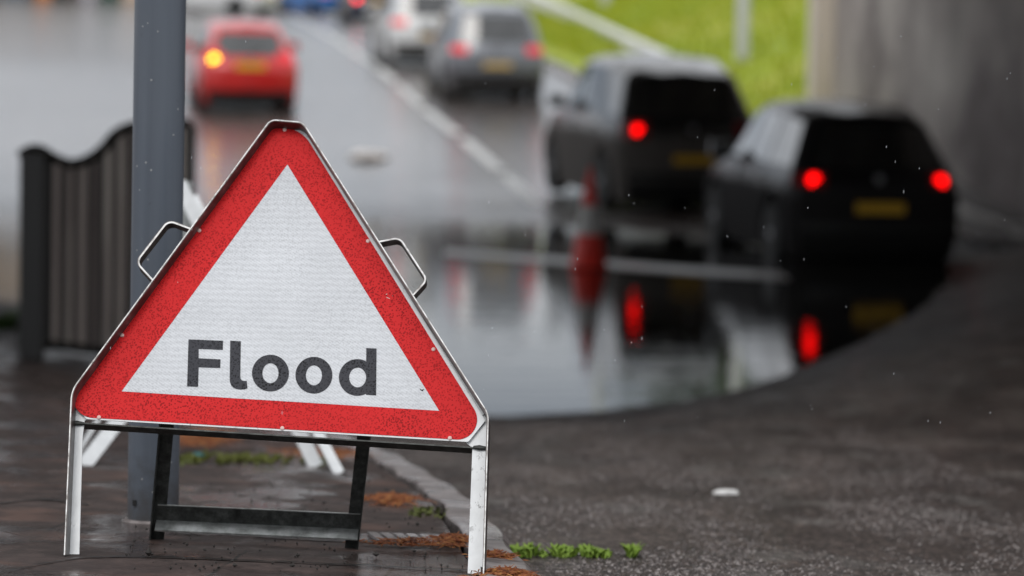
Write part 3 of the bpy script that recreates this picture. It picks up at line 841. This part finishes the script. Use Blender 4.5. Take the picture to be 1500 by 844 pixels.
make_car('parked_car', 'silver estate car with red tail lights and a yellow plate, ahead by the grass kerb', gx(728, 64.5, 80), 64.5, 7, P['silver'], 4.6, .91, 1.68, 'suv', platem='plate2', rails=True)
make_car('parked_car', 'white SUV just in front and to the left of the silver estate', gx(632, 75, 50), 75, 8, P['whitep'], 4.5, .91, 1.68, 'suv', platem='plate2')
make_car('parked_car', 'small red hatchback with its left indicator glowing amber', gx(366, 61, 100), 61, 9, P['redp'], 4.0, .86, 1.48, 'hatch', indicator=-1, tail_lv=(2.5, 3.3))
make_car('parked_car', 'dark navy car with a bright red brake light beyond the white SUV', gx(552, 118, 20), 118, 9, P['navy'], 4.4, .9, 1.5, 'hatch', lit='rlit2', lit_right=False, light_size=.2)
make_car('parked_car', 'bright blue car at the top of the photo beside the navy car', gx(500, 140, 10), 140, 30, P['blue'], 4.2, .88, 1.5, 'hatch')
make_car('parked_car', 'far car with a glowing red tail light above the red hatchback', gx(436, 150, 10), 150, 9, P['grey'], 4.2, .88, 1.5, 'hatch', lit='rlit2', lit_right=False, light_size=.22)
make_car('parked_car', 'pale silver car seen side on at the top beyond the red hatchback', gx(392, 128, 10), 128, 62, P['whitep'], 4.4, .9, 1.5, 'hatch')

# ------------------------------------------------------------------ bridge
bw = thing('road_bridge', 'stained concrete road bridge wall on the right with an unseen deck overhead sized to shade the road', 'bridge', (7, 50, -1)); ORG[bw.name] = Vector((7, 50, -1))
B0, B1 = Vector((4.75, 53.5)), Vector((7.6, 24))
DZ = 4.5
def wallx(Y): return B0.x + (B1.x - B0.x) * (B0.y - Y) / (B0.y - B1.y)
mb = MB()
mb.add([(wallx(53.5), 53.5, -2), (wallx(53.5) + 14, 54.1, -2), (wallx(18) + 14, 18, -2), (wallx(18), 18, -2), (wallx(53.5), 53.5, DZ), (wallx(53.5) + 14, 54.1, DZ), (wallx(18) + 14, 18, DZ), (wallx(18), 18, DZ)],
       [(3, 2, 1, 0), (4, 5, 6, 7), (0, 1, 5, 4), (1, 2, 6, 5), (2, 3, 7, 6), (3, 0, 4, 7)])
mb.build('wall', M['concrete'], bw, bevel=.04)
pc = mat('lit_concrete', (.45, .41, .36), .7); tt = NT(pc)
tt.set('Base Color', tt.ramp(tt.noise(tt.coord((1, 1, .1)), 1.6, 4), [(.32, (.40, .31, .30)), (.5, (.74, .66, .57)), (.7, (.84, .77, .67))]))
MB().box((wallx(53.5) + .12, 53.9, 1.2), (.42, .5, 3.3)).build('lit_end_face', pc, bw, bevel=.04)  # pale tone stands in for sunlight on the end face of the wall
MB().add([(-9.5, 14, DZ), (22, 14, DZ), (22, 48, DZ), (-9.5, 48, DZ), (-9.5, 14, DZ + 1), (22, 14, DZ + 1), (22, 48, DZ + 1), (-9.5, 48, DZ + 1)],
     [(3, 2, 1, 0), (4, 5, 6, 7), (0, 1, 5, 4), (1, 2, 6, 5), (2, 3, 7, 6), (3, 0, 4, 7)]).build('deck', M['concrete'], bw)  # deck stays out of view; its span is set to shade ground and cars
for y in (16, 26, 36, 46): MB().tube([(-8.8, y, -2), (-8.8, y, DZ)], .4, 24).build('column', M['concrete'], bw, True)  # unseen supports, kept slim so side light reaches the wall
for y in (14.2, 47.8): MB().box((6.25, y, DZ + 1.55), (15.75, .15, .5)).build('parapet', M['concrete'], bw)

# ------------------------------------------------------------------ crash barrier
gp = [at(1040, 112, 54), at(1000, 91, 58), at(900, 45, 76), at(790, -6, 105), at(700, -45, 138)]
br = thing('crash_barrier', 'long pale crash barrier running up the grass bank behind the cars', 'barrier', tuple(gp[0])); ORG[br.name] = gp[0]
bmat = mat('pale_galvanised_barrier', (.74, .74, .72), .45, metal=.0)
bp = poly([tuple(p) for p in gp], 40)
mb = MB(); prof = [(-.0, .0), (.04, -.05), (.04, -.12), (0, -.17), (0, -.21), (.04, -.26), (.04, -.33), (0, -.38)]
mb.grid([[p + Vector((-o, 0, z)) for o, z in prof] for p in bp]); mb.grid([[p + Vector((-o + .006, 0, z)) for o, z in prof] for p in bp])
mb.grid([[p + Vector((-.0, 0, 0)), p + Vector((.12, 0, 0)), p + Vector((.12, 0, -.38))] for p in bp])
mb.build('beam', bmat, br, True)
for i in range(0, 41, 2):
    p = bp[i]; gz = terrain(p.x, p.y)
    MB().box((p.x + .06, p.y, (p.z + gz) / 2 - .1), (.04, .05, max(.1, (p.z - gz) / 2))).build('post', M['dirty'], br)

# posts on the bank
pm = mat('pale_grey_post_paint', (.50, .51, .52), .5)
for px, pyb, prd, lab in ((1087, 98, .115, 'pale grey lamp post on the grass bank left of the bridge wall'), (886, 14, .13, 'far pale grey lamp post at the top of the grass bank')):
    p = hit(px, pyb); Y = p.y; gz = terrain(p.x, Y); o = thing('lamp_post', lab, 'post', (p.x, Y, gz), group=None); ORG[o.name] = Vector((p.x, Y, gz)); b0 = Vector((p.x, Y, gz))
    MB().tube([b0 - Z3 * .1, b0 + Z3 * 1.2, b0 + Z3 * 1.25, b0 + Z3 * 8], [prd, prd, prd * .9, prd * .5], 20).build('shaft', pm, o, True)
    MB().tube([b0 + Z3 * 8, b0 + Z3 * 8.3 + Vector((-.8, 0, 0)), b0 + Z3 * 8.35 + Vector((-1.3, 0, 0))], .04, 10).build('arm', pm, o, True)
    MB().box(b0 + Z3 * 8.33 + Vector((-1.6, 0, 0)), (.32, .13, .06)).build('lantern', M['plastic'], o, bevel=.02)

# ------------------------------------------------------------------ trees beyond (also mirrored in the flood)
def tree(label, x, y, h, cr_, seed, m):
    r_ = random.Random(seed); gz = terrain(x, y)
    o = thing('tree', label, 'tree', (x, y, gz), group='trees beyond the grass bank'); b0 = Vector((x, y, gz)); ORG[o.name] = b0
    mb = MB(); mb.tube([b0 - Z3 * .2, b0 + Z3 * h * .25, b0 + Z3 * h * .6], [.28, .2, .09], 10)
    for k in range(6):
        a = r_.uniform(0, 6.28); s0 = b0 + Z3 * h * r_.uniform(.25, .5); mb.tube([s0, s0 + Vector((math.cos(a) * cr_ * .6, math.sin(a) * cr_ * .6, h * .25))], [.09, .03], 6)
    mb.build('trunk', bark, o, True)
    mb = MB()
    cl_ = [(Vector((r_.gauss(0, cr_ * .42), r_.gauss(0, cr_ * .42), h * r_.uniform(.28, .95))), cr_ * r_.uniform(.22, .42)) for _ in range(26)]
    for c, rad in cl_:
        for _ in range(95):
            d = Vector((r_.gauss(0, 1), r_.gauss(0, 1), r_.gauss(0, .8))).normalized() * rad * r_.uniform(.6, 1.05)
            p = b0 + c + d; s = r_.uniform(.12, .26)
            u = Vector((r_.gauss(0, 1), r_.gauss(0, 1), r_.gauss(0, 1))).normalized(); v = u.orthogonal().normalized()
            mb.add([p - u * s, p - v * s * .5, p + u * s, p + v * s * .5], [(0, 1, 2, 3)])
    mb.build('crown', m, o)
bark = mat('tree_bark', (.06, .045, .035), .9)
lm = [leafmat('leaves_mid_green', (.035, .07, .015), (.08, .12, .025)), leafmat('leaves_dark_green', (.02, .04, .012), (.05, .08, .02)), leafmat('leaves_yellow_green', (.09, .12, .02), (.15, .17, .03))]
tr = [(9, 112, 7, 3, 0), (15, 108, 8, 3.4, 1), (20, 96, 8, 3.2, 0), (-14, 176, 7, 3, 0), (7, 130, 8, 3.2, 1), (13, 126, 9, 3.6, 0), (-26, 178, 8, 3.5, 1), (-34, 150, 9, 3.6, 0)]
words = ['rounded mid green tree on the bank crest', 'broad dark green tree toward the bridge wall', 'mid green tree nearest the bridge wall',
         'mid green tree at the far road end left of centre', 'tall dark tree behind the crest trees', 'tallest mid green tree behind the crest', 'dark tree beside the far shops', 'big green tree on the far left side']
for i, (x, y, h, c, k) in enumerate(tr): tree(words[i], x, y, h, c, 40 + i, lm[k])

# ------------------------------------------------------------------ far shops on the left
def shop(name, label, xa, xb, Y, h, wallm, fronts):
    gz = terrain((xa + xb) / 2, Y) - .1
    o = thing(name, label, 'building', ((xa + xb) / 2, Y, gz)); ORG[o.name] = Vector(((xa + xb) / 2, Y, gz))
    cx, hw = (xa + xb) / 2, (xb - xa) / 2
    MB().box((cx, Y + 4, gz + h / 2), (hw, 4, h / 2)).build('wall', wallm, o)
    MB().add([(xa - .2, Y - .3, gz + h), (xb + .2, Y - .3, gz + h), (xb + .2, Y + 8.3, gz + h), (xa - .2, Y + 8.3, gz + h), (xa - .2, Y + 4, gz + h + 2), (xb + .2, Y + 4, gz + h + 2)],
             [(0, 1, 5, 4), (2, 3, 4, 5), (0, 4, 3), (1, 2, 5), (3, 2, 1, 0)]).build('roof', M['slate'], o)
    n_ = int((xb - xa) / 2.2)
    for k in range(n_):
        x = xa + (k + .5) * (xb - xa) / n_
        for zf in ((.55,) if h < 6 else (.55,)):
            f = MB().box((x, Y - .04, gz + h * .68), (.5, .06, .75)).build('window', M['frame'], o)
            MB().box((x, Y - .08, gz + h * .68), (.43, .05, .67)).build('pane', M['glass'], f)
    for xa_, xb_, col in fronts:
        MB().box(((xa_ + xb_) / 2, Y - .12, gz + 1.3), ((xb_ - xa_) / 2, .14, 1.3)).build('shop_front', col, o)
M['slate'] = mat('slate_roof', (.06, .06, .07), .5); M['frame'] = mat('window_frame_paint', (.6, .6, .58), .5)
cols = dict(bg=mat('blue_grey_panel', (.12, .16, .20), .4), or_=mat('orange_panel', (.62, .20, .04), .5), bk=mat('black_panel', (.015, .014, .013), .3), lt=mat('pale_lilac_panel', (.50, .48, .53), .5), gr=mat('dark_green_panel', (.015, .07, .045), .5), be=mat('beige_panel', (.55, .42, .32), .6))
SY = 158
def sx(px): return at(px, 20, SY).x
shop('shop_building', 'far beige shop building with orange and black fronts at the top left', sx(-160), sx(107), SY, 6, brickwall('sandstone', (.28, .22, .17), (.42, .34, .27)),
     [(sx(-150), sx(-60), cols['gr']), (sx(-50), sx(0), cols['bk']), (sx(3), sx(42), cols['bg']), (sx(44), sx(51), cols['bk']), (sx(53), sx(75), cols['or_']), (sx(77), sx(106), cols['bk'])])
shop('shop_building', 'far pale shop building with a green front just left of the grey post', sx(110), sx(290), SY + 1, 6.4, brickwall('pale_render', (.45, .43, .44), (.58, .56, .56)),
     [(sx(112), sx(136), cols['lt']), (sx(142), sx(172), cols['gr']), (sx(176), sx(215), cols['be']), (sx(220), sx(285), cols['bk'])])

# ------------------------------------------------------------------ small things on the ground
def needles(px, py, rx, ry, n_, label, seed, fn=pave, name='fallen_needles', hgt=.012):
    r_ = random.Random(seed); c = hit(px, py, fn); mb = MB()
    for _ in range(n_):
        x = c.x + r_.gauss(0, rx * .45); y = c.y + r_.gauss(0, ry * .45); k = math.exp(-((x - c.x) / rx) ** 2 - ((y - c.y) / ry) ** 2)
        z = fn(x, y) + .006 + r_.random() * hgt * (k + .25); a = r_.uniform(0, 6.28); l = r_.uniform(.006, .022); ti = r_.uniform(-.35, .35)
        d = Vector((math.cos(a) * l, math.sin(a) * l, ti * l)); e = Vector((-math.sin(a), math.cos(a), 0)) * r_.uniform(.0008, .0020)
        p = Vector((x, y, z)); mb.add([p - d - e, p - d + e, p + d + e * .4, p + d - e * .4, p - d * .0 + Vector((0, 0, .0025))], [(0, 1, 4), (1, 2, 4), (2, 3, 4), (3, 0, 4), (3, 2, 1, 0)])
    o = mb.build(name, nm_, None); tag(o, label, 'leaf litter', kind='stuff'); return o
nm_ = mat('rust_brown_needles', (.3, .1, .03), .6, spec=.35); tt = NT(nm_)
tt.set('Base Color', tt.ramp(tt.noise(tt.coord(), 60, 3), [(.32, (.07, .02, .008)), (.5, (.26, .075, .022)), (.7, (.42, .20, .06))]))
needles(572, 737, .06, .14, 520, 'rusty brown leaf litter by the kerb behind the sign stand', 1)
needles(668, 798, .045, .09, 420, 'rusty brown leaf litter just left of the right front leg', 2)
needles(742, 848, .05, .04, 420, 'rusty brown leaf litter in the bottom corner of the kerb', 3)
needles(722, 822, .045, .03, 260, 'rusty leaf litter right of the foot of the right front leg', 4)
needles(600, 803, .10, .03, 150, 'thin line of brown leaf litter across the paving joint', 5)
needles(470, 668, .12, .25, 600, 'brown leaf litter under the white legged stand', 6)
needles(300, 650, .10, .5, 700, 'brown leaf litter beside the grey post in the moss', 7, hgt=.03)
def blades(name, label, cat, px0, px1, py, n_, h, wv, m_, fn, seed, dy=.05):
    r_ = random.Random(seed); a = hit(px0, py, fn); b = hit(px1, py, fn); mb = MB()
    cl_ = [(r_.random(), r_.uniform(.35, 1.0), r_.uniform(.006, .03)) for _ in range(22)]
    for _ in range(n_):
        cc_ = r_.choice(cl_); f = min(1, max(0, cc_[0] + r_.gauss(0, cc_[2]))); p = a.lerp(b, f) + Vector((0, r_.gauss(0, dy), 0)); p.z = fn(p.x, p.y) + .002
        an = r_.uniform(0, 6.28); hh = h * cc_[1] * r_.uniform(.35, 1.0); lean = Vector((math.cos(an), math.sin(an), 0)) * hh * r_.uniform(.3, 1.1); e = Vector((-math.sin(an), math.cos(an), 0)) * wv * r_.uniform(.6, 1.3)
        q = p + lean * .45 + Z3 * hh * .6; tip = p + lean + Z3 * hh * .9
        mb.add([p - e * .3, p + e * .3, q + e, q - e, tip], [(0, 1, 2, 3), (3, 2, 4)])
    o = mb.build(name, m_); tag(o, label, cat, kind='stuff'); return o
wg = leafmat('weed_leaves', (.08, .17, .012), (.30, .40, .06))
blades('weeds', 'low bright green weeds growing in a line at the kerb end right of the sign', 'weeds', 735, 930, 815, 1300, .034, .0045, wg, terrain, 11, .03)
ms = leafmat('moss_green', (.03, .045, .008), (.09, .10, .015))
blades('moss', 'band of green moss across the pavement behind the sign', 'moss', 265, 490, 674, 1500, .016, .008, ms, pave, 12, .12)
blades('moss', 'small patch of green moss on the kerb behind the sign', 'moss', 600, 660, 752, 200, .012, .006, ms, pave, 15, .08)
blades('grass_tuft', 'dark green grass tuft left of the railing', 'grass', -60, 26, 480, 500, .16, .02, leafmat('dark_tuft', (.02, .05, .008), (.05, .09, .015)), pave, 13, .3)
# grit
mb = MB(); r_ = random.Random(5)
for _ in range(260):
    px, py_ = r_.uniform(180, 700), r_.uniform(770, 838); s = r_.uniform(.0012, .004) * (2.0 if r_.random() < .05 else 1)
    if r_.random() < .35: px, py_ = r_.uniform(290, 640), r_.uniform(690, 770)
    p = hit(px, py_, pave); vs = [p + Vector((r_.gauss(0, s), r_.gauss(0, s), abs(r_.gauss(0, s)))) for _ in range(6)]
    c = p + Z3 * s
    vs = [c + Vector(v) * s * r_.uniform(.6, 1.4) for v in ((1, 0, 0), (0, 1, 0), (-1, 0, 0), (0, -1, 0), (0, 0, 1), (0, 0, -1))]
    mb.add(vs, [(0, 1, 4), (1, 2, 4), (2, 3, 4), (3, 0, 4), (1, 0, 5), (2, 1, 5), (3, 2, 5), (0, 3, 5)])
tag(mb.build('grit', mat('dark_grit', (.02, .016, .013), .6)), 'dark grit and soil crumbs scattered on the wet paving', 'grit', kind='stuff')
# litter
def litter(name, label, px, py_, sx_, sy_, sz_, m_, fn=terrain, seed=1, rz_=0, lift=0):
    r_ = random.Random(seed); c = hit(px, py_, fn); rows = []
    for i in range(9):
        th = math.pi * i / 8; row = []
        for k in range(13):
            a = 2 * math.pi * (k % 12) / 12; q = Vector((math.sin(th) * math.cos(a), math.sin(th) * math.sin(a), math.cos(th)))
            n_ = 1 + .35 * noise.noise(q * 1.7 + Vector((seed * 3.1, 0, 0)))
            row.append((q.x * sx_ * n_, q.y * sy_ * n_, max(-.6, q.z) * sz_ * n_))
        rows.append(row)
    rot = Matrix.Rotation(rz_, 3, 'Z'); base = Vector((c.x, c.y, fn(c.x, c.y) + sz_ * .55 + lift))
    mb = MB().grid([[base + rot @ Vector(p) for p in row] for row in rows])
    return tag(mb.build(name, m_, origin=base), label, 'litter')
wl = mat('white_plastic_litter', (.78, .77, .75), .4)
litter('litter', 'small white sliver of litter lying on the road at the right', 1063, 724, .042, .012, .009, wl, seed=2, rz_=.05)
litter('litter', 'pale crumpled bag lying on the far wet road above the sign', 540, 232, .30, .5, .07, mat('cream_plastic_bag', (.88, .80, .74), .35), seed=3)
litter('litter', 'white scrap caught in the green weeds by the kerb', 848, 812, .035, .02, .006, wl, seed=4)
litter('litter', 'small teal scrap of litter beside the grey post on the moss', 290, 672, .02, .03, .012, mat('teal_plastic', (.03, .13, .14), .4), pave, seed=5)
# paving joints
def joint(pxs, wd):
    pts = poly([(lambda p: (p.x, p.y))(hit(a, b, pave)) for a, b in pxs], 50); rr_ = random.Random(3); rows = []
    for i, q in enumerate(pts):
        w0 = wd * rr_.uniform(.5, 1.2); yj = rr_.uniform(-.004, .004); rows.append([(q.x, q.y + yj - w0 / 2, pave(q.x, q.y - w0 / 2) + .003), (q.x, q.y + yj + w0 / 2, pave(q.x, q.y + w0 / 2) + .003)])
    struct(MB().grid(rows).build('paving_joint', M['joint']))
M['joint'] = mat('dirty_wet_joint', (.008, .007, .006), .35)
joint([(-40, 848), (60, 828), (130, 818), (235, 818), (420, 825), (560, 831), (700, 838)], .020)
joint([(255, 783), (330, 785), (430, 791), (560, 797)], .022)
joint([(-20, 742), (60, 733), (130, 741)], .03)
# loose aggregate standing out of the worn asphalt
mb = MB(); r_ = random.Random(21)
for _ in range(70000):
    y = 5.9 + 13 * r_.random() ** 1.9; x = kx(y) + .16 + (y * .15 + .25) * r_.random()
    dn = noise.noise(Vector((x * 3.2, y * 1.1, 4))) + .5 * noise.noise(Vector((x * 9, y * 3, 1)))
    if dn < r_.uniform(-.45, .25): continue
    s = r_.uniform(.0025, .0070) * (1 + .35 * dn); z = terrain(x, y) - .0012
    n5 = 5; a0 = r_.uniform(0, 6.28)
    vs = [(x + math.cos(a0 + k * 1.2566) * s * r_.uniform(.7, 1.2), y + math.sin(a0 + k * 1.2566) * s * r_.uniform(.7, 1.2), z) for k in range(5)]
    vs.append((x + r_.uniform(-.3, .3) * s, y + r_.uniform(-.3, .3) * s, z + .001 + s * r_.uniform(.35, .75)))
    mb.add(vs, [(k, (k + 1) % 5, 5) for k in range(5)])
ag = mat('wet_aggregate', (.06, .055, .05), .32, spec=.5); tt = NT(ag)
tt.set('Base Color', tt.ramp(tt.noise(tt.coord(), 85, 2, .5), [(.36, (.013, .009, .008)), (.5, (.065, .049, .044)), (.62, (.27, .24, .23))]))
tag(mb.build('gravel', ag), 'coarse wet aggregate standing out of the worn asphalt', 'gravel', kind='stuff')
# grooved drain slab by the kerb
c = hit(615, 795, pave); mb = MB()
for k in range(9):
    x = c.x - .11 + k * .028; y = c.y
    rows = []
    for j in range(2):
        pass
    p0 = Vector((x - .008, y + .13, 0)); p1 = Vector((x + .024, y - .06, 0)); p0.z = pave(p0.x, p0.y) + .001; p1.z = pave(p1.x, p1.y) + .001
    mb.bar(p0, p1, (.019, 0, 0), (0, 0, .006))
struct(mb.build('kerb', M['kerb']))
# rain
mb = MB(); r_ = random.Random(9)
for _ in range(75):
    Y = r_.uniform(6.3, 8.0); p = at(r_.uniform(700, 1500) if r_.random() < .8 else r_.uniform(0, 700), r_.uniform(0, 620), Y); h = r_.uniform(.0015, .0045); w_ = r_.uniform(.0005, .0009)
    vs = [p + Vector((w_, 0, 0)), p + Vector((0, w_, 0)), p + Vector((-w_, 0, 0)), p + Vector((0, -w_, 0)), p + Vector((.0004, 0, h)), p - Vector((0, 0, h * .7))]
    mb.add(vs, [(0, 1, 4), (1, 2, 4), (2, 3, 4), (3, 0, 4), (1, 0, 5), (2, 1, 5), (3, 2, 5), (0, 3, 5)])
tag(mb.build('raindrops', mat('rain_water', (.55, .57, .6), .1, spec=.8)), 'fine raindrops falling in front of the dark cars', 'rain', kind='stuff')
print('pole Y', pb.y, 'radius', pr, 'rear feet', fl_, fr_, 'FM', FM)
